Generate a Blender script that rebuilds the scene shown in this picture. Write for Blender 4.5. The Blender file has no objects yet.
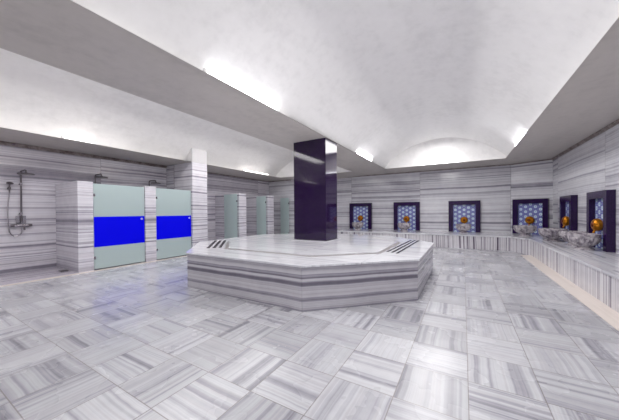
import bpy, bmesh, math, random
from mathutils import Vector, Matrix
random.seed(4)
S = 1.3                       # metres per layout unit (eye height = 1 unit)
C = bpy.context.scene.collection
PI = math.pi

# ------------------------------------------------------------------ materials
def new_mat(name):
    m = bpy.data.materials.new(name); m.use_nodes = True
    nt = m.node_tree
    for n in list(nt.nodes): nt.nodes.remove(n)
    out = nt.nodes.new('ShaderNodeOutputMaterial')
    b = nt.nodes.new('ShaderNodeBsdfPrincipled')
    nt.links.new(b.outputs[0], out.inputs[0])
    return m, nt, b, out

class NG:
    """tiny helper to chain nodes"""
    def __init__(s, nt): s.nt = nt
    def n(s, t, **kw):
        x = s.nt.nodes.new(t)
        for k, v in kw.items(): setattr(x, k, v)
        return x
    def put(s, sock, v):
        if hasattr(v, 'is_output') or isinstance(v, bpy.types.NodeSocket): s.nt.links.new(v, sock)
        else: sock.default_value = v
    def m(s, op, a, b=None, c=None):
        x = s.n('ShaderNodeMath', operation=op)
        s.put(x.inputs[0], a)
        if b is not None: s.put(x.inputs[1], b)
        if c is not None: s.put(x.inputs[2], c)
        return x.outputs[0]
    def pos(s):
        g = s.n('ShaderNodeNewGeometry'); sp = s.n('ShaderNodeSeparateXYZ')
        s.nt.links.new(g.outputs['Position'], sp.inputs[0])
        return g.outputs['Position'], sp.outputs[0], sp.outputs[1], sp.outputs[2]
    def ocoord(s):
        g = s.n('ShaderNodeTexCoord'); sp = s.n('ShaderNodeSeparateXYZ')
        s.nt.links.new(g.outputs['Object'], sp.inputs[0])
        return g.outputs['Object'], sp.outputs[0], sp.outputs[1], sp.outputs[2]
    def noise1(s, w, scale, detail=5, rough=.6):
        x = s.n('ShaderNodeTexNoise', noise_dimensions='1D')
        s.put(x.inputs['W'], w); x.inputs['Scale'].default_value = scale
        x.inputs['Detail'].default_value = detail; x.inputs['Roughness'].default_value = rough
        return x.outputs['Fac' if 'Fac' in x.outputs else 0]
    def noise3(s, v, scale, detail=3, rough=.5):
        x = s.n('ShaderNodeTexNoise'); s.put(x.inputs['Vector'], v)
        x.inputs['Scale'].default_value = scale; x.inputs['Detail'].default_value = detail
        x.inputs['Roughness'].default_value = rough
        return x.outputs[0]
    def white(s, a, b=None):
        x = s.n('ShaderNodeTexWhiteNoise', noise_dimensions='2D')
        cb = s.n('ShaderNodeCombineXYZ'); s.put(cb.inputs[0], a)
        if b is not None: s.put(cb.inputs[1], b)
        s.nt.links.new(cb.outputs[0], x.inputs['Vector'])
        return x.outputs['Value']
    def ramp(s, f, stops, interp='LINEAR'):
        x = s.n('ShaderNodeValToRGB'); s.put(x.inputs[0], f)
        cr = x.color_ramp; cr.interpolation = interp
        while len(cr.elements) < len(stops): cr.elements.new(.5)
        for e, (p, c) in zip(cr.elements, stops):
            e.position = p; e.color = (c[0], c[1], c[2], 1)
        return x.outputs[0]
    def mix(s, f, a, b, mode='MIX'):
        x = s.n('ShaderNodeMix', data_type='RGBA', blend_type=mode)
        s.put(x.inputs[0], f)
        for i, v in ((6, a), (7, b)):
            if isinstance(v, tuple): x.inputs[i].default_value = (v[0], v[1], v[2], 1)
            else: s.nt.links.new(v, x.inputs[i])
        return x.outputs[2]

def lin(r, g, b):
    f = lambda c: (c/255/12.92) if c <= 10 else ((c/255+.055)/1.055)**2.4
    return (f(r), f(g), f(b))

M_LIGHT = lin(226, 227, 231); M_MID = lin(196, 195, 203); M_GREY = lin(156, 153, 164); M_DARK = lin(106, 101, 116)

def bands(g, t, seed, dark=1.0, scale=4.0, fine_amt=.34, contrast=1.5):
    """striped marble colour from a 1-D coordinate t (metres)"""
    t = g.m('ADD', t, seed)
    broad = g.noise1(t, scale, 2, .5)
    mid = g.noise1(g.m('ADD', t, 37.7), scale*4.2, 2, .5)
    fine = g.noise1(g.m('ADD', t, 61.1), scale*16, 2, .5)
    f0 = g.m('ADD', g.m('ADD', g.m('MULTIPLY', broad, .62-fine_amt*.5), g.m('MULTIPLY', mid, .38)), g.m('MULTIPLY', fine, fine_amt*.5))
    f = g.m('ADD', g.m('MULTIPLY', g.m('SUBTRACT', f0, .5), contrast), .5)
    e = lambda c: tuple(a*dark+b*(1-dark) for a, b in zip(c, M_LIGHT))
    col = g.ramp(f, [(.30, e(M_DARK)), (.37, e(M_GREY)), (.43, e(M_MID)), (.49, M_LIGHT), (.55, e(lin(206, 203, 208))), (.60, e(M_MID)), (.67, e(M_GREY)), (.75, e(M_DARK))])
    vein = g.noise1(g.m('ADD', t, 91.3), scale*2.6, 1, .5)
    vf = g.ramp(vein, [(.20, (1, 1, 1)), (.27, (0, 0, 0))])
    col = g.mix(g.m('MULTIPLY', vf, .6*dark), col, M_DARK)
    return col

def marble(name, mode, dark=1.0, scale=4.0, rough=.16, slab=2.4, row=50.0, tint=None, seed=0.0, cream=0.0, warp_amt=.07):
    m, nt, b, out = new_mat(name); g = NG(nt)
    P, X, Y, Z = g.pos()
    if mode == 'h':
        t = Z; run = g.m('ADD', g.m('ADD', X, 30.07), g.m('MULTIPLY', Y, .98))
    elif mode == 'v':
        t = g.m('SUBTRACT', X, Y); run = Z
    elif mode == 'x':      # bands run along X
        t = Y; run = X
    elif mode == 'y':
        t = X; run = Y
    if mode == 'v':
        off = g.m('MULTIPLY', g.white(g.m('FLOOR', g.m('DIVIDE', t, slab))), 3.0)
    else:
        off = g.m('MULTIPLY', g.white(g.m('FLOOR', g.m('DIVIDE', run, slab)), g.m('FLOOR', g.m('DIVIDE', t, row))), 23.0)
    warp = g.m('MULTIPLY', g.m('SUBTRACT', g.noise3(P, .55, 2), .5), warp_amt)
    t2 = g.m('ADD', g.m('ADD', t, off), warp)
    col = bands(g, t2, seed, dark, scale)
    cloud = g.noise3(P, 5.0, 4, .6)
    col = g.mix(.35, col, g.ramp(cloud, [(.35, lin(150, 148, 156)), (.65, lin(216, 216, 220))]), 'SOFT_LIGHT')
    fr = g.m('FRACT', g.m('DIVIDE', t if mode == 'v' else run, slab))
    seam = g.m('LESS_THAN', fr, .004)
    col = g.mix(g.m('MULTIPLY', seam, .5), col, lin(120, 112, 118))
    if cream: col = g.mix(cream, col, lin(222, 205, 188))
    if tint: col = g.mix(1.0, col, tint, 'MULTIPLY')
    nt.links.new(col, b.inputs['Base Color'])
    b.inputs['Roughness'].default_value = rough
    b.inputs['Specular IOR Level'].default_value = .5
    return m

def floor_mat():
    m, nt, b, out = new_mat('marble_parquet'); g = NG(nt)
    P, X, Y, Z = g.pos()
    T = .35*S
    u = g.m('DIVIDE', g.m('SUBTRACT', X, .022*S), T); v = g.m('DIVIDE', g.m('SUBTRACT', Y, 1.437*S), T)
    iu, iv = g.m('FLOOR', u), g.m('FLOOR', v)
    fu, fv = g.m('SUBTRACT', u, iu), g.m('SUBTRACT', v, iv)
    par = g.m('FLOORED_MODULO', g.m('ADD', iu, iv), 2.0)
    t = g.m('ADD', g.m('MULTIPLY', par, X), g.m('MULTIPLY', g.m('SUBTRACT', 1.0, par), Y))
    w = g.white(iu, iv); w2 = g.white(g.m('ADD', iu, 41.5), g.m('ADD', iv, 17.5))
    warp = g.m('MULTIPLY', g.m('SUBTRACT', g.noise3(P, 1.6, 3), .5), .06)
    t2 = g.m('ADD', g.m('ADD', t, g.m('MULTIPLY', w, 57.0)), warp)
    col = bands(g, t2, 3.0, .68, 3.0, .3, 1.2)
    cloud = g.noise3(P, 7.0, 4, .65)
    col = g.mix(.35, col, g.ramp(cloud, [(.35, lin(150, 148, 156)), (.65, lin(216, 216, 220))]), 'SOFT_LIGHT')
    br = g.ramp(w2, [(0, (.55, .552, .562)), (1, (.73, .733, .738))])
    col = g.mix(1.0, col, br, 'MULTIPLY')
    gu = g.m('GREATER_THAN', g.m('ABSOLUTE', g.m('SUBTRACT', fu, .5)), .4925)
    gv = g.m('GREATER_THAN', g.m('ABSOLUTE', g.m('SUBTRACT', fv, .5)), .4925)
    gr = g.m('MAXIMUM', gu, gv)
    col = g.mix(g.m('MULTIPLY', gr, .7), col, lin(120, 112, 110))
    nt.links.new(col, b.inputs['Base Color'])
    rn = g.noise3(P, 2.0, 3)
    nt.links.new(g.m('ADD', g.m('MULTIPLY', rn, .16), .19), b.inputs['Roughness'])
    b.inputs['Specular IOR Level'].default_value = .55
    return m

def plain(name, col, rough=.5, metal=0.0, spec=.5, var=0.0, vscale=8.0, **kw):
    m, nt, b, out = new_mat(name); g = NG(nt)
    if var:
        P, X, Y, Z = g.pos()
        f = g.noise3(P, vscale, 4, .6)
        c = g.ramp(f, [(.3, tuple(k*(1-var) for k in col)), (.7, tuple(min(1, k*(1+var)) for k in col))])
        nt.links.new(c, b.inputs['Base Color'])
    else:
        b.inputs['Base Color'].default_value = (*col, 1)
    b.inputs['Roughness'].default_value = rough; b.inputs['Metallic'].default_value = metal
    b.inputs['Specular IOR Level'].default_value = spec
    for k, v in kw.items(): b.inputs[k.replace('_', ' ')].default_value = v
    return m

def emit(name, col, strength):
    m, nt, b, out = new_mat(name)
    b.inputs['Base Color'].default_value = (*col, 1)
    b.inputs['Emission Color'].default_value = (*col, 1); b.inputs['Emission Strength'].default_value = strength
    return m

def granite(name='dark_purple_granite', rough=.07, spec=.6, cols=((18, 5, 32), (40, 18, 62), (66, 42, 92))):
    m, nt, b, out = new_mat(name); g = NG(nt)
    P, X, Y, Z = g.pos()
    v = g.n('ShaderNodeTexVoronoi'); nt.links.new(P, v.inputs['Vector']); v.inputs['Scale'].default_value = 90
    f = g.noise3(P, 60, 3, .7)
    c = g.ramp(f, [(.35, lin(*cols[0])), (.6, lin(*cols[1])), (.72, lin(*cols[2]))])
    nt.links.new(c, b.inputs['Base Color'])
    b.inputs['Roughness'].default_value = rough; b.inputs['Specular IOR Level'].default_value = spec
    return m

def zellige():
    """blue / white / lilac star lattice, object coordinates (x across, z up)"""
    m, nt, b, out = new_mat('star_pattern_tile'); g = NG(nt)
    P, X, Y, Z = g.ocoord()
    k = 2*PI/.15
    def wave(ax, az, f=1.0):
        return g.m('COSINE', g.m('ADD', g.m('MULTIPLY', X, ax*k*f), g.m('MULTIPLY', Z, az*k*f)))
    q = math.sqrt(3)/2
    s1 = g.m('ADD', g.m('ADD', wave(1, 0), wave(.5, q)), wave(-.5, q))       # -1.5 .. 3
    s2 = g.m('ADD', g.m('ADD', wave(0, 1.155, 1.5), wave(1., .577, 1.5)), wave(-1., .577, 1.5))
    f = g.m('ADD', g.m('MULTIPLY', s1, .16), g.m('ADD', g.m('MULTIPLY', s2, .07), .42))
    c = g.ramp(f, [(.0, lin(176, 140, 200)), (.16, lin(206, 205, 230)), (.23, lin(120, 112, 188)), (.33, lin(62, 80, 158)),
                   (.40, lin(205, 220, 235)), (.47, lin(96, 130, 190)), (.60, lin(228, 240, 246)), (.82, lin(246, 250, 252)), (.95, lin(120, 170, 205))], 'LINEAR')
    nt.links.new(c, b.inputs['Base Color']); b.inputs['Roughness'].default_value = .2
    return m

def bowl_marble():
    m, nt, b, out = new_mat('veined_bowl_marble'); g = NG(nt)
    P, X, Y, Z = g.pos()
    n = g.noise3(P, 9, 5, .65)
    c = g.ramp(n, [(.30, lin(84, 76, 90)), (.45, lin(138, 131, 140)), (.56, lin(196, 190, 194)), (.7, lin(160, 152, 162))])
    nt.links.new(c, b.inputs['Base Color']); b.inputs['Roughness'].default_value = .22
    return m

def frosted():
    m, nt, b, out = new_mat('frosted_glass'); g = NG(nt)
    P, X, Y, Z = g.pos()
    b.inputs['Base Color'].default_value = (*lin(204, 219, 220), 1)
    b.inputs['Roughness'].default_value = .28; b.inputs['Specular IOR Level'].default_value = .35
    tr = g.n('ShaderNodeBsdfTranslucent'); tr.inputs[0].default_value = (*lin(202, 222, 222), 1)
    mx = g.n('ShaderNodeMixShader'); mx.inputs[0].default_value = .35
    nt.links.new(b.outputs[0], mx.inputs[1]); nt.links.new(tr.outputs[0], mx.inputs[2])
    nt.links.new(mx.outputs[0], out.inputs[0])
    return m

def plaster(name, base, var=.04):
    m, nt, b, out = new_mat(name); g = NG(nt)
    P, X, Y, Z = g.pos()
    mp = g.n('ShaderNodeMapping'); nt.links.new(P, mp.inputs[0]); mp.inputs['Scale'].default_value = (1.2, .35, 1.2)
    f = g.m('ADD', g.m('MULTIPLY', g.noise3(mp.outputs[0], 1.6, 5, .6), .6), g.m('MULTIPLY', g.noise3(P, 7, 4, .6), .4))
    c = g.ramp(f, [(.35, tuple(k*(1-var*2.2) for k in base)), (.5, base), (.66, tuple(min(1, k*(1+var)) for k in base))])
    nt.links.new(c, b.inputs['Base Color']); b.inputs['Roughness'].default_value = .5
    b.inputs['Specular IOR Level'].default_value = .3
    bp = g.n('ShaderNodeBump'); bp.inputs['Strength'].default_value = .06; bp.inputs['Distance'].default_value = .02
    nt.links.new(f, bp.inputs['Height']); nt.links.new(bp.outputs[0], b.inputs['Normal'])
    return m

def cornice_mat():
    m, nt, b, out = new_mat('stained_cornice'); g = NG(nt)
    P, X, Y, Z = g.pos()
    c = g.ramp(g.noise3(P, 6, 5, .7), [(.35, lin(96, 80, 78)), (.5, lin(140, 128, 126)), (.65, lin(168, 158, 156))])
    nt.links.new(c, b.inputs['Base Color']); b.inputs['Roughness'].default_value = .6
    return m

def mosaic_mat():
    m, nt, b, out = new_mat('speckled_mosaic'); g = NG(nt)
    P, X, Y, Z = g.pos()
    v = g.n('ShaderNodeTexVoronoi'); nt.links.new(P, v.inputs['Vector']); v.inputs['Scale'].default_value = 14
    sp = g.n('ShaderNodeSeparateColor'); nt.links.new(v.outputs['Color'], sp.inputs[0])
    c = g.ramp(sp.outputs[0], [(.1, lin(92, 78, 80)), (.4, lin(150, 138, 136)), (.7, lin(190, 180, 176)), (.9, lin(120, 104, 104))], 'CONSTANT')
    nt.links.new(c, b.inputs['Base Color']); b.inputs['Roughness'].default_value = .4
    return m

MT = dict(
    wall=marble('striped_wall_marble', 'h', .72, 2.8, .16, 3.1, 60, seed=2.0),
    wall_back=marble('striped_back_wall_marble', 'h', .82, 2.8, .13, 3.1, 60, seed=5.0),
    wall_left=marble('striped_shower_marble', 'h', .85, 2.4, .2, 3.1, 60, seed=11.3, tint=(.97, .945, .965)),
    part_m=marble('striped_partition_marble', 'h', .82, 3.6, .18, 9.0, 1.05, seed=8.0, tint=(.97, .95, .97)),
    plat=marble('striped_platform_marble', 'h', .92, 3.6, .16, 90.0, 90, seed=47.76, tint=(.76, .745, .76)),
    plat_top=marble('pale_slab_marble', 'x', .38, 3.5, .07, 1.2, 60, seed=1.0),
    bench_f=marble('upright_banded_marble', 'v', 1.15, 6.0, .2, .8, seed=3.0, cream=.06),
    bench_t=marble('bench_seat_marble', 'y', .6, 3.0, .14, 1.3, 60, seed=7.0),
    stall=marble('stall_floor_marble', 'y', 1.0, 4.0, .2, 2.5, 60, seed=9.0, tint=(.9, .86, .9)),
    cream=marble('cream_border_marble', 'y', .25, 4.0, .25, 1.0, 60, seed=4.0, cream=.62),
    floor=floor_mat(), granite=granite(), frame=granite('dark_purple_frame_stone', .22, .3, ((20, 2, 40), (42, 13, 70), (70, 40, 98))), tile=zellige(), bowl=bowl_marble(), glass=frosted(),
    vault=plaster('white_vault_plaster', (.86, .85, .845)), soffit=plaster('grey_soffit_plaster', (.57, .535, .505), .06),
    pier_white=plaster('white_pier_plaster', (.64, .63, .645), .02),
    cornice=cornice_mat(), mosaic=mosaic_mat(),
    blue=plain('blue_film', (0.0, 0.0, .82), .4, spec=.12),
    chrome=plain('chrome', (.36, .34, .37), .25, 1.0),
    dchrome=plain('worn_chrome', (.16, .145, .16), .35, .85),
    bright=plain('bright_chrome', (.85, .85, .87), .3, .6),
    gold=plain('gold', lin(186, 118, 22), .34, .8, var=.25, vscale=40), gold_dark=plain('antique_gold', lin(110, 50, 14), .35, .6),
    black=plain('black_inlay', lin(26, 22, 24), .25), riser=plain('taupe_step_edge', lin(138, 132, 134), .3, var=.08),
    tube_fill=emit('warm_fill_tube', (1.0, .93, .88), 46.0), tube_end=emit('end_wall_tube', (.97, .97, 1.0), 6.5), tube_warm=emit('dim_fluorescent_tube', (1.0, .96, .93), 5.0),
    white=plain('white_enamel', (.8, .8, .8), .4), tube=emit('fluorescent_tube', (.97, .97, 1.0), 25.0),
    joint=plain('dark_joint', lin(70, 62, 70), .4),
)

# ------------------------------------------------------------------ mesh helpers
def V(p): return Vector((p[0]*S, p[1]*S, p[2]*S))

def finish(name, bm, mat, parent=None, origin=None, bevel=0.0, smooth=False):
    """link bm (world metres) as one mesh object, vertices relative to its parent's base"""
    if bevel:
        bmesh.ops.bevel(bm, geom=[e for e in bm.edges if e.is_manifold and e.calc_face_angle(0) > .3], offset=bevel, segments=2, affect='EDGES', profile=.6)
    bmesh.ops.recalc_face_normals(bm, faces=bm.faces[:])
    o0 = Vector(origin) if origin is not None else (parent['_o'] if parent is not None and '_o' in parent else None)
    if o0 is not None:
        o0 = Vector(o0)
        bmesh.ops.translate(bm, verts=bm.verts[:], vec=-o0)
    me = bpy.data.meshes.new(name); bm.to_mesh(me); bm.free()
    if smooth:
        for p in me.polygons: p.use_smooth = True
        try: me.set_sharp_from_angle(angle=math.radians(38))
        except Exception: pass
    me.materials.append(mat)
    o = bpy.data.objects.new(name, me); C.objects.link(o)
    if parent is not None: o.parent = parent
    elif o0 is not None: o.location = o0
    return o

def thing(name, label, cat, loc, group=None):
    o = bpy.data.objects.new(name, None); C.objects.link(o)
    o.location = Vector(loc); o['_o'] = list(loc)
    o.empty_display_size = .1
    o['label'] = label; o['category'] = cat
    if group: o['group'] = group
    return o

def tag(o, label, cat, group=None):
    o['label'] = label; o['category'] = cat
    if group: o['group'] = group
    return o

def struct(name, bm, mat, **kw):
    o = finish(name, bm, mat, **kw); o['kind'] = 'structure'; return o

def dup(root, loc, rotz, label, group=None):
    r = root.copy(); C.objects.link(r); r.location = Vector(loc); r.rotation_euler = (0, 0, rotz)
    r['label'] = label
    if group: r['group'] = group
    for ch in list(root.children):
        c = ch.copy(); C.objects.link(c); c.parent = r
        for gch in list(ch.children):
            d = gch.copy(); C.objects.link(d); d.parent = c
    return r

def poly(bm, pts):
    vs = [bm.verts.new(Vector(p)) for p in pts]
    return bm.faces.new(vs)

def prism(bm, pts, z0, z1):
    """pts xy (metres), extruded"""
    n = len(pts)
    lo = [bm.verts.new((p[0], p[1], z0)) for p in pts]; hi = [bm.verts.new((p[0], p[1], z1)) for p in pts]
    bm.faces.new(lo[::-1]); bm.faces.new(hi)
    for i in range(n):
        bm.faces.new((lo[i], lo[(i+1) % n], hi[(i+1) % n], hi[i]))
    return bm

def box(bm, x0, x1, y0, y1, z0, z1):
    return prism(bm, [(x0, y0), (x1, y0), (x1, y1), (x0, y1)], z0, z1)

def ubox(x0, x1, y0, y1, z0, z1, bm=None):      # layout units
    bm = bm or bmesh.new()
    return box(bm, x0*S, x1*S, y0*S, y1*S, z0*S, z1*S)

def uprism(pts, z0, z1, bm=None):
    bm = bm or bmesh.new()
    return prism(bm, [(p[0]*S, p[1]*S) for p in pts], z0*S, z1*S)

def tube(bm, pts, r, n=10, caps=True):
    pts = [Vector(p) for p in pts]; rings = []
    up = Vector((0, 0, 1))
    prev = None
    for i, p in enumerate(pts):
        d = (pts[min(i+1, len(pts)-1)] - pts[max(i-1, 0)]).normalized()
        a = prev if prev is not None else (up if abs(d.z) < .9 else Vector((1, 0, 0)))
        s = (a - d*a.dot(d)).normalized(); t = d.cross(s); prev = s
        rr = r[i] if isinstance(r, (list, tuple)) else r
        rings.append([bm.verts.new(p + s*math.cos(2*PI*k/n)*rr + t*math.sin(2*PI*k/n)*rr) for k in range(n)])
    for A, B in zip(rings, rings[1:]):
        for k in range(n): bm.faces.new((A[k], A[(k+1) % n], B[(k+1) % n], B[k]))
    if caps:
        bm.faces.new(rings[0][::-1]); bm.faces.new(rings[-1])
    return bm

def lathe(bm, prof, n=24, M=Matrix.Identity(4), flute=0.0, lobes=0):
    """profile of (r, z); closed at r==0 ends"""
    rings = []
    for i, (r, z) in enumerate(prof):
        if r < 1e-6: rings.append([bm.verts.new(M @ Vector((0, 0, z)))]); continue
        ring = []
        for k in range(n):
            a = 2*PI*k/n
            fl = 1.0
            if lobes and isinstance(flute, (list, tuple)): fl = 1 + flute[i]*abs(math.sin(a*lobes/2))
            ring.append(bm.verts.new(M @ Vector((r*fl*math.cos(a), r*fl*math.sin(a), z))))
        rings.append(ring)
    for A, B in zip(rings, rings[1:]):
        for k in range(n):
            k2 = (k+1) % n
            if len(A) == 1 and len(B) == 1: continue
            if len(A) == 1: bm.faces.new((A[0], B[k], B[k2]))
            elif len(B) == 1: bm.faces.new((A[k], A[k2], B[0]))
            else: bm.faces.new((A[k], A[k2], B[k2], B[k]))
    return bm

# ------------------------------------------------------------------ layout numbers (units)
XR, YB, XL, YL = 1.963, 9.286, -6.53, 8.04        # right wall, back wall, shower wall, back wall of the shower bay
XS = -4.75                                          # return between the two back walls (behind the column)
YN = -2.6                                           # near end of the room
CR = [(1.165, YB), (XR, 8.868)]                     # chamfered corner
SO, SL = 2.308, 2.19                                # soffit heights: hall, shower bay
HB = .36                                            # bench height
HO = .464                                           # platform height
XF = -5.52                                          # shower fronts
WT = 2.7                                            # wall tops run up behind the vaults
TH = .12

# ------------------------------------------------------------------ shell
bm = bmesh.new(); box(bm, (XL-.3)*S, (XR+.3)*S, (YN-.3)*S, (YB+.3)*S, -.15, 0)
struct('floor', bm, MT['floor'])

struct('wall_right', ubox(XR, XR+TH, YN-TH, CR[1][1]+.02, 0, WT), MT['wall'])
d = Vector((CR[1][0]-CR[0][0], CR[1][1]-CR[0][1])).normalized(); nrm = Vector((-d.y, d.x))
if nrm.y < 0: nrm = -nrm
struct('wall_corner', uprism([CR[0], CR[1], (CR[1][0]+nrm.x*TH, CR[1][1]+nrm.y*TH), (CR[0][0]+nrm.x*TH, CR[0][1]+nrm.y*TH)], 0, WT), MT['wall_back'])
struct('wall_back', ubox(XS-TH, CR[0][0]+.03, YB, YB+TH, 0, WT), MT['wall_back'])
struct('wall_return', ubox(XS-TH, XS, YL, YB, 0, WT), MT['wall_back'])
struct('wall_shower_end', ubox(XL-TH, XS-TH, YL, YL+TH, 0, WT), MT['wall'])
struct('wall_left', ubox(XL-TH, XL, YN-TH, YL, 0, WT), MT['wall_left'])
struct('wall_near', ubox(XL-TH, XR+TH, YN-TH, YN, 0, WT), MT['wall'])

# flat ceiling soffit with two vault openings
OX0, OX1, OY0, OY1 = -2.08, .915, -2.2, 8.2          # hall opening
bx0, bx1 = -5.50, -3.15                               # shower-bay opening
bm = bmesh.new()
def q(*pts): poly(bm, [(p[0]*S, p[1]*S, p[2]*S) for p in pts])
q((OX1, YN, SO), (XR+.05, YN, SO), (XR+.05, OY1, SO), (OX1, OY1, SO))
q((bx1, OY1, SO), (XR+.05, OY1, SO), (XR+.05, YB+.05, SO), (bx1, YB+.05, SO))
q((bx1, YN, SO), (OX0, YN, SO), (OX0, OY1, SO), (bx1, OY1, SO))
q((OX0, YN, SO), (OX1, YN, SO), (OX1, OY0, SO), (OX0, OY0, SO))
q((XL-.05, YN, SL), (bx0, YN, SL), (bx0, 7.38, SL), (XL-.05, 7.38, SL))
q((XL-.05, 7.38, SL), (bx0, 7.38, SL), (bx0, YB, SL), (XL-.05, YB, SL))
q((bx0, 7.38, SL), (bx1, 8.2, SO), (bx1, YB+.05, SO), (bx0, YB, SL))
q((bx0, YN, SL), (bx1, YN, SO), (bx1, OY0, SO), (bx0, OY0, SL))
bmesh.ops.remove_doubles(bm, verts=bm.verts[:], dist=1e-4)
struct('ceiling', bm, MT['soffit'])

def barrel(name, x0, x1, z0, z1, rise, y0, y1a, y1b, ledge0, ledge1, ledgeb):
    """segmental barrel vault along Y with flat end walls, set back on narrow ledges"""
    X0, X1, Y0 = x0-ledge0, x1+ledge1, y0-.05
    N = 48; w = X1-X0; base = lambda t: z0+(z1-z0)*t
    R = (w*w/4+rise*rise)/(2*rise)
    prof = []
    for i in range(N+1):
        t = i/N; x = -w/2+w*t
        prof.append((X0+w*t, base(t)+math.sqrt(max(R*R-x*x, 0))-(R-rise), t))
    bm = bmesh.new()
    yend = lambda t: (y1a+(y1b-y1a)*t)+ledgeb
    rows = 30; grid = []
    for j in range(rows+1):
        s = j/rows
        grid.append([bm.verts.new((x*S, (Y0+(yend(t)-Y0)*s)*S, z*S)) for x, z, t in prof])
    for a, b2 in zip(grid, grid[1:]):
        for i in range(N): bm.faces.new((a[i], a[i+1], b2[i+1], b2[i]))
    for g_ in (grid[0], grid[-1]):                      # end lunettes
        lo = [bm.verts.new((v.co.x, v.co.y, base(i/N)*S)) for i, v in enumerate(g_)]
        for i in range(N):
            try: bm.faces.new((g_[i], g_[i+1], lo[i+1], lo[i]))
            except ValueError: pass
    # ledges (flat, just above the soffit)
    e = .004
    def Q(*p): poly(bm, [(a*S, b_*S, c*S) for a, b_, c in p])
    Q((X0-.02, Y0, z0+e), (x0, Y0, z0+e), (x0, y1a+ledgeb, z0+e), (X0-.02, y1a+ledgeb, z0+e))
    Q((x1, Y0, z1+e), (X1+.02, Y0, z1+e), (X1+.02, y1b+ledgeb, z1+e), (x1, y1b+ledgeb, z1+e))
    Q((x0, y1a, z0+e), (x1, y1b, z1+e), (x1, y1b+ledgeb, z1+e), (x0, y1a+ledgeb, z0+e))
    bmesh.ops.remove_doubles(bm, verts=bm.verts[:], dist=1e-4)
    o = struct(name, bm, MT['vault'], smooth=True)
    return o
barrel('ceiling_vault_hall', OX0, OX1, SO, SO, .75, OY0, OY1, OY1, .1, .1, .12)
barrel('ceiling_vault_showers', bx0, bx1, SL, SO, .72, OY0, 7.38, 8.2, .30, .06, .05)

# stained cornice mouldings where walls meet the ceiling
def moulding(name, a, b, z, depth=.03, h=.035, za=None):
    a, b = Vector(a), Vector(b); dd = (b-a).normalized(); n2 = Vector((-dd.y, dd.x))
    bm = bmesh.new()
    uprism([a, b, b+n2*depth, a+n2*depth], z-h, z-.004, bm)
    uprism([a, b, b+n2*depth*.5, a+n2*depth*.5], z-h*1.7, z-h, bm)
    return struct(name, bm, MT['cornice'])
moulding('trim_1', (XR, YN), CR[1], SO, .035, .03)
moulding('trim_2', CR[1], CR[0], SO, .02, .018)
moulding('trim_3', CR[0], (XS, YB), SO, .02, .018)
moulding('trim_4', (XL, 3.93), (XL, YN), SL, .04, .035)
moulding('trim_5', (XL, YL), (XL, 4.34), SL, .02, .018)
moulding('trim_6', (-5.5, YL), (XL, YL), SL, .02, .018)

# cream border strips let into the floor
struct('trim_7', uprism([(1.10, YN), (1.29, YN), (1.29, 7.5), (1.10, 7.42)], 0, .004), MT['cream'])
struct('trim_8', ubox(XF, XF+.07, YN, YL, 0, .006), MT['cream'])

# stall floors behind the cream threshold
struct('trim_9', ubox(XL, XF, YN, YL, 0, .004), MT['stall'])

# ------------------------------------------------------------------ the platform (gobek tasi) and its column
oct_ = [(-1.381, 2.19), (-.42, 3.12), (-.42, 4.85), (-1.381, 5.8), (-3.216, 5.8), (-4.17, 4.85), (-4.17, 3.12), (-3.216, 2.19)]
ctr = Vector((-2.3, 3.98))
def inset(pts, dist):
    out = []
    n = len(pts)
    for i in range(n):
        p0, p1, p2 = Vector(pts[i-1]), Vector(pts[i]), Vector(pts[(i+1) % n])
        e1, e2 = (p1-p0).normalized(), (p2-p1).normalized()
        n1, n2 = Vector((-e1.y, e1.x)), Vector((-e2.y, e2.x))
        bis = (n1+n2).normalized()
        out.append(tuple(p1+bis*(dist/bis.dot(n1))))
    return out
P = thing('heated_platform', 'large low eight-sided striped marble platform in the middle of the hall', 'platform', V((ctr.x, ctr.y, 0)))
core = inset(oct_, .02)
finish('base_core', uprism(inset(oct_, .045), 0, HO-.02), MT['plat'], P)
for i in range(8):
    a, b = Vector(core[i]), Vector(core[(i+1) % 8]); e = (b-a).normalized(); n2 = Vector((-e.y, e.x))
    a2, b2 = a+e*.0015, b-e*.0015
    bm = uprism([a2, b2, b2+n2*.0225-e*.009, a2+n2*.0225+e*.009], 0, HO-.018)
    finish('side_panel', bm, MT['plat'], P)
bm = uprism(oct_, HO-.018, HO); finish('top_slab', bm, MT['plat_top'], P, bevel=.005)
inner = inset(oct_, .49)
inner[0] = (-1.56, 2.69); inner[1] = (-.90, 3.33)
bm = uprism(inner, HO, HO+.003); finish('inlay_ring', bm, MT['riser'], P)
bm = uprism(inset(inner, .05), HO+.003, HO+.007); finish('inner_slab', bm, MT['plat_top'], P)
def strip(a, b, w, name='inlay_strip'):
    a, b = Vector(a), Vector(b); e = (b-a).normalized(); n2 = Vector((-e.y, e.x))*w/2
    o = finish(name, uprism([a-n2, b-n2, b+n2, a+n2], HO, HO+.003), MT['black'], P); o['label'] = 'black inlay strip'
for k in range(3):
    t = k/2
    strip((-.865+.14*t, 3.50-.08*t), (-.825+.13*t, 5.10), .032)
for k in range(3):
    t = k/2
    strip((-3.30+.115*t, 2.615+.125*t), (-4.02+.115*t, 3.36+.125*t), .045)

cx0, cx1, cy0, cy1 = -2.775, -2.098, 4.155, 4.63
K = thing('square_column', 'tall square polished dark purple stone column rising from the platform to the ceiling', 'column', V(((cx0+cx1)/2, (cy0+cy1)/2, HO+.007)))
finish('plinth', ubox(cx0-.10, cx1+.05, cy0-.12, cy1+.06, HO+.007, HO+.013), MT['plat_top'], K)
finish('joint', ubox(cx0-.012, cx1+.012, cy0-.012, cy1+.012, HO+.013, HO+.018), MT['joint'], K)
finish('shaft', ubox(cx0, cx1, cy0, cy1, HO+.018, SO-.001), MT['granite'], K, bevel=.008)

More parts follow.
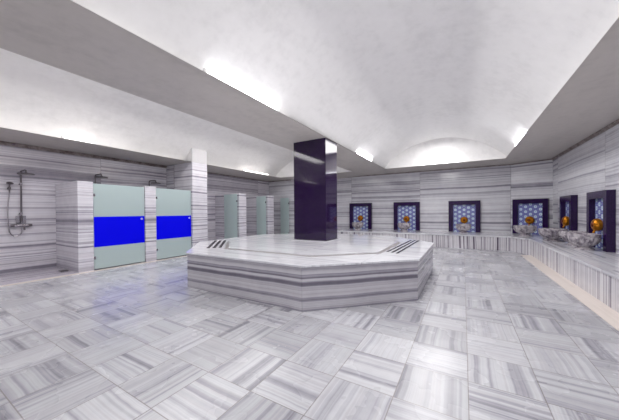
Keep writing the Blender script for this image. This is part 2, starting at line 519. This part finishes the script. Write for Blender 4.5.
# ------------------------------------------------------------------ wall bench
YF = 8.02
front = [(1.29, YN+.001), (1.29, 7.45), (1.02, YF), (XS+.001, YF)]
B = thing('wall_bench', 'long low marble bench with upright banding along the right and back walls', 'bench', V((1.6, 4, 0)))
back = [(XS+.001, YB-.001), (CR[0][0]-.001, YB-.001), (XR-.001, CR[1][1]-.003), (XR-.001, YN+.001)]
# masonry body, right leg and back leg as two pieces, front panels with upright bands
bm = bmesh.new()
uprism([(1.32, YN+.002), (XR-.002, YN+.002), (XR-.002, CR[1][1]-.004), (1.32, 7.46)], 0, HB-.03, bm)
uprism([(1.04, YF+.02), (1.32, 7.46), (XR-.002, CR[1][1]-.004), (CR[0][0]-.002, YB-.002)], 0, HB-.03, bm)
uprism([(XS+.002, YF+.02), (1.04, YF+.02), (CR[0][0]-.002, YB-.002), (XS+.002, YB-.002)], 0, HB-.03, bm)
finish('bench_body', bm, MT['bench_f'], B)
for a, b in zip(front, front[1:]):
    a, b = Vector(a), Vector(b); e = (b-a).normalized(); n2 = Vector((e.y, -e.x))
    finish('front_panel', uprism([a, b, b+n2*.018, a+n2*.018], 0, HB-.03), MT['bench_f'], B)
lip = [(1.275, YN+.001), (1.275, 7.44), (1.01, YF-.015), (XS+.001, YF-.015)]
bm = bmesh.new()
uprism([lip[0], (XR-.001, YN+.001), (XR-.001, CR[1][1]-.003), lip[1]], HB-.03, HB, bm)
finish('seat_slab', bm, MT['bench_t'], B)
bm = uprism([lip[2], lip[1], (XR-.001, CR[1][1]-.003), (CR[0][0]-.001, YB-.001)], HB-.03, HB); finish('seat_slab', bm, MT['bench_t'], B)
bm = uprism([lip[3], lip[2], (CR[0][0]-.001, YB-.001), (XS+.001, YB-.001)], HB-.03, HB); finish('seat_slab', bm, MT['plat_top'], B)

# ------------------------------------------------------------------ niches, taps and bowls
NW, NH, FW, FD = .83*S, (1.30-HB)*S, .12*S, .10*S
def make_niche(loc, rot, label):
    t = thing('fountain_niche', label, 'niche', loc, 'tiled fountain niches'); t['_o'] = [0, 0, 0]
    t.rotation_euler = (0, 0, rot)
    # local frame: x across, -y into the room, z up from bench
    for nm, dims in (('side_jamb', (-NW/2, -NW/2+FW, -FD, 0, 0, NH)), ('side_jamb', (NW/2-FW, NW/2, -FD, 0, 0, NH)), ('lintel', (-NW/2+FW, NW/2-FW, -FD, 0, NH-FW, NH))):
        bm = bmesh.new(); box(bm, *dims); finish(nm, bm, MT['frame'], t, bevel=.006)
    bm = bmesh.new(); box(bm, -NW/2+FW, NW/2-FW, -FD*.25, 0, 0, NH-FW)
    p = finish('tile_panel', bm, MT['tile'], t); p['label'] = 'blue and white star patterned tile panel'
    return t
def make_tap(loc, rot, label):
    t = thing('wall_tap', label, 'tap', loc, 'gold wall taps'); t['_o'] = [0, 0, 0]; t.rotation_euler = (0, 0, rot)
    Rm = Matrix.Rotation(PI/2, 4, 'X')                   # local z -> -y (into the room)
    bm = bmesh.new(); r = .122
    prof = [(0, 0), (r*.62, 0), (r*.86, .02), (r, .055), (r*.96, .095), (r*.80, .13), (r*.58, .148), (r*.42, .145), (r*.36, .13), (0, .13)]
    lathe(bm, prof, 48, Rm, [0, .0, .08, .12, .14, .13, .08, 0, 0, 0], 10)
    finish('rosette', bm, MT['gold'], t, smooth=True)
    bm = bmesh.new(); lathe(bm, [(0, .12), (.05, .125), (.052, .145), (.03, .165), (0, .17)], 20, Rm)
    finish('boss', bm, MT['gold_dark'], t, smooth=True)
    bm = bmesh.new()
    tube(bm, [(0, -.08, -.10), (0, -.11, -.125), (0, -.125, -.15), (0, -.125, -.175)], [.02, .018, .016, .02], 12)
    finish('spout', bm, MT['gold'], t, smooth=True)
    return t
def make_bowl(loc, label):
    t = thing('washbasin', label, 'basin', loc, 'fluted marble washbasins'); t['_o'] = [0, 0, 0]
    R, Hh = .265, .27
    prof = [(0, .055), (.10, .055), (.13, .06), (.19, .10), (.232, .15), (.25, .195), (.252, .215), (.268, .225), (.27, .262), (.255, .272), (.235, .262), (.225, .20), (.17, .13), (.09, .10), (0, .095)]
    fl = [0, 0, .05, .07, .07, .06, .02, 0, 0, 0, 0, 0, 0, 0, 0]
    bm = bmesh.new(); lathe(bm, [(r*.93, z*1.22) for r, z in prof], 160, Matrix.Identity(4), [k*1.5 for k in fl], 20); finish('bowl', bm, MT['bowl'], t, smooth=True)
    bm = bmesh.new(); lathe(bm, [(0, 0), (.15, 0), (.155, .018), (.13, .035), (.105, .052), (.11, .068), (0, .068)], 40)
    finish('foot', bm, MT['bowl'], t, smooth=True)
    return t
cw = (Vector(CR[0])+Vector(CR[1]))/2
wall_n = -nrm                                            # into the room
ca = math.atan2(d.y, d.x)
spots = [((-3.245, YB-.002), 0, 'tiled niche in dark purple stone frame, nearest the column on the back wall'),
         ((-1.64, YB-.002), 0, 'tiled niche in dark purple stone frame, middle of three on the flat back wall'),
         ((.02, YB-.002), 0, 'tiled niche in dark purple stone frame, rightmost of three on the flat back wall'),
         ((cw.x+wall_n.x*.002, cw.y+wall_n.y*.002), ca, 'tiled niche in dark purple stone frame on the slanted corner wall'),
         ((XR-.002, 7.55), -PI/2, 'tiled niche in dark purple stone frame on the right wall, the farther of two'),
         ((XR-.002, 6.05), -PI/2, 'largest-looking tiled niche in dark purple stone frame on the right wall, nearest the viewer')]
taps = ['gold round wall tap in the niche nearest the column', 'gold round wall tap in the middle niche of the flat back wall',
        'gold round wall tap in the rightmost niche of the flat back wall', 'gold round wall tap in the slanted corner niche',
        'gold round wall tap in the farther right-wall niche', 'gold round wall tap in the right-wall niche nearest the viewer']
tapz = [.75, .735, .715, .735, .765, .755]
n0 = t0 = None
for i, ((x, y), r, lab) in enumerate(spots):
    loc = V((x, y, HB))
    if n0 is None: n0 = make_niche(loc, r, lab)
    else: dup(n0, loc, r, lab).scale.x = (1, 1, 1, .92, .87, .89)[i]
    off = Vector((math.sin(r), -math.cos(r)))*(FD*.25+.001)
    tl = Vector((x*S+off.x, y*S+off.y, tapz[i]*S))
    if t0 is None: t0 = make_tap(tl, r, taps[i])
    else: dup(t0, tl, r, taps[i])
bowls = [((-3.16, 8.70), 'fluted marble basin below the niche nearest the column'), ((-1.63, 8.75), 'fluted marble basin below the middle niche of the flat back wall'),
         ((.0, 8.78), 'fluted marble basin below the rightmost niche of the flat back wall'), ((1.335, 8.42), 'fluted marble basin in front of the slanted corner niche'),
         ((1.60, 7.25), 'fluted marble basin below the farther right-wall niche'),
         ((1.73, 6.48), 'fluted marble basin standing on the bench between the two right-wall niches'),
         ((1.69, 5.92), 'nearest fluted marble basin, below the right-wall niche closest to the viewer')]
b0 = None
for (x, y), lab in bowls:
    if b0 is None: b0 = make_bowl(V((x, y, HB)), lab)
    else:
        k = {1.335: 1.2, 1.60: 1.2, 1.70: 1.06}.get(x, 1.0)
        dup(b0, V((x, y, HB)), random.random(), lab).scale = (k, k, 1)

# ------------------------------------------------------------------ shower stalls
PH, DH = 1.54, 1.515
def partition(y0, y1, yb0, label, xf=XF, h=PH, mat='part_m'):
    o = finish('shower_partition', uprism([(xf, y0), (xf, y1), (XL+.002, yb0+(y1-y0)), (XL+.002, yb0)], .004, h), MT[mat], origin=V(((XF+XL)/2, (y0+y1)/2, 0)), bevel=.006)
    return tag(o, label, 'partition', 'marble shower partitions')
partition(1.812, 2.024, 1.82, 'marble shower partition wall left of the first blue-banded door, by the open shower')
partition(2.885, 3.098, 2.885, 'marble shower partition wall between the two blue-banded doors')
partition(5.453, 5.733, 5.453, 'marble shower partition wall just past the full-height pier')
partition(6.72, 7.03, 6.72, 'marble shower partition wall nearest the column')
# full-height pier
PR = thing('pier', 'full-height striped marble pier beside the second blue-banded door, its top plastered white', 'pier', V((-6, 4.14, 0)))
finish('pier_body', ubox(XL+.002, XF+.03, 3.935, 4.345, .004, SL-.002), MT['part_m'], PR, bevel=.006)
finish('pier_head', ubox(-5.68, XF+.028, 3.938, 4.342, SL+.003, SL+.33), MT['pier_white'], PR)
# speckled kerbs at the foot of the far partitions
for k, (y0, xa) in enumerate(((5.40, -6.5), (6.66, -6.5), (7.97, -6.5))):
    o = finish('baseboard', ubox(xa, -5.6, y0, y0+.05, .004, .075), MT['mosaic']); o.name = 'baseboard_%s' % ('first', 'second', 'third')[k]; o['kind'] = 'structure'
o = finish('baseboard_shower', ubox(XL+.001, XL+.02, 4.36, 5.39, .004, .075), MT['mosaic']); o['kind'] = 'structure'

def door(hx, hy, ang, w, label, band, zb=(.405, .935), h=DH):
    """glass leaf hinged at (hx,hy); local x along the leaf"""
    t = thing('shower_door', label, 'shower door', V((hx, hy, 0))); t['_o'] = [0, 0, 0]
    t.rotation_euler = (0, 0, ang)
    W = w*S; e = .0
    bm = bmesh.new(); box(bm, 0, W, -.005, .005, .03, h*S); finish('glass_panel', bm, MT['glass'], t)
    if band:
        bm = bmesh.new(); box(bm, 0.002, W-.002, -.0075, .0075, zb[0]*S, zb[1]*S); o = finish('privacy_band', bm, MT['blue'], t); o['label'] = 'solid blue band across the glass'
        bm = bmesh.new(); lathe(bm, [(0, -.045), (.024, -.045), (.026, -.036), (.014, -.026), (.012, .026), (.026, .036), (.024, .045), (0, .045)], 20, Matrix.Translation((W-.085, 0, (zb[1]-.055)*S)) @ Matrix.Rotation(PI/2, 4, 'X'))
        finish('knob', bm, MT['bright'], t, smooth=True)
    for z in (.22, h-.2):
        bm = bmesh.new(); box(bm, -.012, .03, -.012, .012, z*S-.03, z*S+.03); finish('hinge', bm, MT['chrome'], t, bevel=.003)
    return t
door(XF-.02, 2.034, PI/2, .84, 'frosted glass shower door with blue band, left and nearer of the two closed doors', True)
door(XF-.02, 3.108, PI/2, .815, 'frosted glass shower door with blue band, beside the full-height pier', True, (.435, .93))
for y, w, lab in ((5.38, .52, 'plain frosted glass door folded open beside the partition just past the pier'),
                  (6.64, .40, 'plain frosted glass door folded open, middle of the three far stalls'),
                  (7.94, .38, 'plain frosted glass door folded open at the end wall, nearest the column')):
    door(XF-.015, y, PI, w, lab, False)

def make_shower(loc, label):
    t = thing('shower_set', label, 'shower', loc, 'wall-mounted shower sets'); t['_o'] = [0, 0, 0]
    # local: x out from wall, y along wall, z up from floor
    def arc(c, r, a0, a1, n, f): return [f(c, r, a0+(a1-a0)*k/n) for k in range(n+1)]
    z0, z1 = .86*S, 1.72*S
    pts = [(.065, 0, z0), (.065, 0, z1-.06)] + [(.065+.06*(1-math.cos(a)), 0, z1-.06+.06*math.sin(a)) for a in [PI/2*k/6 for k in range(1, 7)]] + [(.38, 0, z1), (.415, 0, z1-.012), (.43, 0, z1-.06)]
    bm = bmesh.new(); tube(bm, pts, .016, 12); finish('riser_pipe', bm, MT['dchrome'], t, smooth=True)
    bm = bmesh.new(); lathe(bm, [(0, .03), (.02, .03), (.03, .016), (.125, .008), (.135, -.004), (.13, -.02), (0, -.022)], 32, Matrix.Translation((.43, 0, z1-.085)))
    finish('overhead_shower', bm, MT['dchrome'], t, smooth=True)
    for z in (1.50*S, 1.0*S):
        bm = bmesh.new(); tube(bm, [(0, 0, z), (.012, 0, z), (.065, 0, z)], [.024, .012, .012], 12)
        tube(bm, [(.065, 0, z-.03), (.065, 0, z+.03)], .02, 12)
        finish('wall_bracket', bm, MT['chrome'], t, smooth=True)
    # thermostatic mixer bar with two knobs and a bath spout
    zm = .80*S
    bm = bmesh.new(); tube(bm, [(.06, -.11, zm), (.06, .11, zm)], .026, 16)
    tube(bm, [(0, -.08, zm), (.06, -.08, zm)], .018, 12); tube(bm, [(0, .08, zm), (.06, .08, zm)], .018, 12)
    tube(bm, [(.065, 0, zm), (.065, 0, z0+.01)], .016, 12)
    mx = finish('mixer', bm, MT['chrome'], t, smooth=True)
    for s in (-1, 1):
        bm = bmesh.new(); tube(bm, [(.06, s*.105, zm), (.06, s*.165, zm)], [.032, .028], 14); finish('mixer_knob', bm, MT['dchrome'], mx, smooth=True)
    bm = bmesh.new(); tube(bm, [(.06, .03, zm), (.11, .03, zm-.01), (.135, .03, zm-.05), (.13, .03, zm-.10)], [.016, .016, .016, .018], 12)
    finish('bath_spout', bm, MT['dchrome'], t, smooth=True)
    bm = bmesh.new(); box(bm, .005, .035, -.075, .075, zm+.05, zm+.21); o = finish('back_plate', bm, MT['chrome'], t, bevel=.008)
    # hand shower on its holder, hose in a hanging loop
    hy, hz = -.17, 1.46*S
    bm = bmesh.new(); tube(bm, [(0, hy, hz-.05), (.05, hy, hz-.05)], [.026, .016], 12); tube(bm, [(.05, hy, hz-.08), (.05, hy, hz-.02)], .022, 12); finish('hand_shower_holder', bm, MT['dchrome'], t, smooth=True)
    bm = bmesh.new(); tube(bm, [(.05, hy, hz-.16), (.052, hy, hz-.02), (.08, hy, hz+.05)], [.012, .013, .015], 12)
    lathe(bm, [(0, .022), (.03, .02), (.055, .004), (.055, -.012), (0, -.016)], 24, Matrix.Translation((.10, hy, hz+.06)) @ Matrix.Rotation(.35, 4, 'Y'))
    finish('hand_shower', bm, MT['dchrome'], t, smooth=True)
    zb = .62*S; pts = [(.05, hy, hz-.15)]
    for k in range(1, 9): pts.append((.05, hy-.03*math.sin(PI*k/9), hz-.15+(zb+.10-hz+.15)*k/8))
    for k in range(1, 9):
        a = PI*k/8; pts.append((.055, hy+.085*(1-math.cos(a)), zb+.10-.10*math.sin(a)))
    pts += [(.06, hy+.17, zm-.05), (.06, hy+.17, zm-.02)]
    bm = bmesh.new(); tube(bm, pts, .011, 8); finish('hose', bm, MT['chrome'], t, smooth=True)
    return t
s0 = make_shower(V((XL+.001, 1.37, 0)), 'chrome shower set with hand shower and hanging hose in the open stall at left')
dup(s0, V((XL+.001, 2.415, .06)), 0, 'chrome overhead shower showing above the first blue-banded door')
dup(s0, V((XL+.001, 3.48, .04)), 0, 'chrome overhead shower showing above the second blue-banded door')

o = finish('floor_drain', ubox(-6.02, -5.9, 1.70, 1.80, .004, .018), MT['dchrome'], origin=V((-5.96, 1.75, .004)), bevel=.004)
tag(o, 'small dark drain cover at the foot of the leftmost shower partition', 'drain')

# ------------------------------------------------------------------ tube lights on the vault ledges
def make_light(loc, rot, label, tm='tube', L=.74):
    t = thing('tube_light', label, 'tube light', loc, 'tube lights on the vault ledges'); t['_o'] = [0, 0, 0]; t.rotation_euler = (0, 0, rot)
    bm = bmesh.new(); box(bm, -.022, .022, -L, L, 0, .022); finish('housing', bm, MT['white'], t, bevel=.004)
    bm = bmesh.new(); tube(bm, [(0, -L+.02, .042), (0, L-.02, .042)], .016, 12); finish('tube', bm, MT[tm], t, smooth=True)
    for s in (-1, 1):
        bm = bmesh.new(); box(bm, -.02, .02, s*L-.018, s*L+.018, .018, .065); finish('end_cap', bm, MT['white'], t, bevel=.004)
    return t
lights = [((OX0-.035, 2.23, SO+.006), 0, 'long bright tube light on the left edge of the hall vault, nearest the viewer'),
          ((OX0-.035, 6.31, SO+.006), 0, 'bright tube light on the left edge of the hall vault, right of the column'),
          ((OX1+.035, 6.38, SO+.006), 0, 'bright tube light on the right edge of the hall vault, at its far end'),
          ((-.58, OY1+.03, SO+.006), PI/2, 'bright tube light across the far end of the hall vault'),
          ((bx0-.04, 1.87, SL+.006), 0, 'short tube light on the ledge above the showers, above the blue-banded doors'),
          ((bx0-.04, 6.2, SL+.006), 0, 'tube light on the ledge above the showers, beyond the pier'),
          # the same run carries on out of the frame; beam-top tubes are added
          ((OX1+.035, 1.75, SO+.006), 0, 'tube light on the right edge of the hall vault, just outside the picture'),
          ((OX0-.035, -1.2, SO+.006), 0, 'tube light on the left edge of the hall vault, behind the viewer'),
          ((OX1+.035, -1.2, SO+.006), 0, 'tube light on the right edge of the hall vault, behind the viewer'),
          ((bx1+.03, -.6, SO+.006), 0, 'added fill tube light on top of the beam, shower side, behind the viewer'),  # unseen, put on the beam to brighten the shower vault
          ((bx1+.03, 1.6, SO+.006), 0, 'added fill tube light on top of the beam, shower side, nearest one in front'),
          ((bx1+.03, 3.8, SO+.006), 0, 'added fill tube light on top of the beam, shower side, above the column'),
          ((bx1+.03, 6.0, SO+.006), 0, 'added fill tube light on top of the beam, shower side, farthest one'),
          ((bx0-.04, -1.2, SL+.006), 0, 'tube light on the ledge above the showers, behind the viewer')]
l0 = w0 = k0 = None
for (p, r, lab) in lights:
    if r:
        make_light(V(p), r, lab, 'tube_end')
    elif p[0] < -4:
        if p[1] == 1.87: make_light(V(p), r, lab, 'tube_warm', .30)
        elif w0 is None: w0 = make_light(V(p), r, lab, 'tube_warm')
        else: dup(w0, V(p), r, lab)
    elif p[0] < -3:
        if k0 is None: k0 = make_light(V(p), r, lab, 'tube_fill')
        else: dup(k0, V(p), r, lab)
    elif l0 is None: l0 = make_light(V(p), r, lab)
    else: dup(l0, V(p), r, lab)

# drop helper properties
for o in bpy.data.objects:
    if '_o' in o: del o['_o']

# ------------------------------------------------------------------ world, camera, colour
w = bpy.data.worlds.new('world'); bpy.context.scene.world = w; w.use_nodes = True
w.node_tree.nodes['Background'].inputs[0].default_value = (.8, .82, .86, 1); w.node_tree.nodes['Background'].inputs[1].default_value = .3

def area(loc, rot, sx, sy, power, col=(1, .985, .97)):
    l = bpy.data.lights.new('fill_light', 'AREA'); l.shape = 'RECTANGLE'; l.size = sx; l.size_y = sy; l.energy = power; l.color = col
    o = bpy.data.objects.new('fill_light', l); C.objects.link(o); o.location = V(loc); o.rotation_euler = rot  # added fill lamp, not a fitting of the hall
    return o

cam = bpy.data.cameras.new('camera'); co = bpy.data.objects.new('camera', cam); C.objects.link(co)
cam.sensor_fit = 'HORIZONTAL'; cam.sensor_width = 36; cam.lens = 262.344/619*36
cam.shift_x = 0; cam.shift_y = (213.739-210)/619
cam.clip_start = .02; cam.clip_end = 200
R_ = Matrix.Rotation(math.radians(30.383), 4, 'Z') @ Matrix.Rotation(math.radians(90-.449), 4, 'X') @ Matrix.Rotation(math.radians(-.383), 4, 'Z')
co.matrix_world = Matrix.Translation(V((0, 0, 1))) @ R_
bpy.context.scene.camera = co
sc = bpy.context.scene
sc.view_settings.view_transform = 'Standard'; sc.view_settings.look = 'None'
sc.view_settings.exposure = 0; sc.view_settings.gamma = 1
sc.cycles.use_denoising = True
sc.cycles.max_bounces = 10; sc.cycles.diffuse_bounces = 6; sc.cycles.sample_clamp_indirect = 8
area((-2.0, -2.4, 1.3), (math.radians(96), 0, 0), 7.0, 2.2, 45)  # added fill from behind the camera
area((-.58, 3.9, 2.95), (0, 0, 0), 1.0, 10.4, 245)  # added unseen fill below the hall vault crown
area((-4.4, 3.2, 2.8), (0, 0, 0), .8, 9.0, 150)  # added unseen fill inside the shower-bay vault
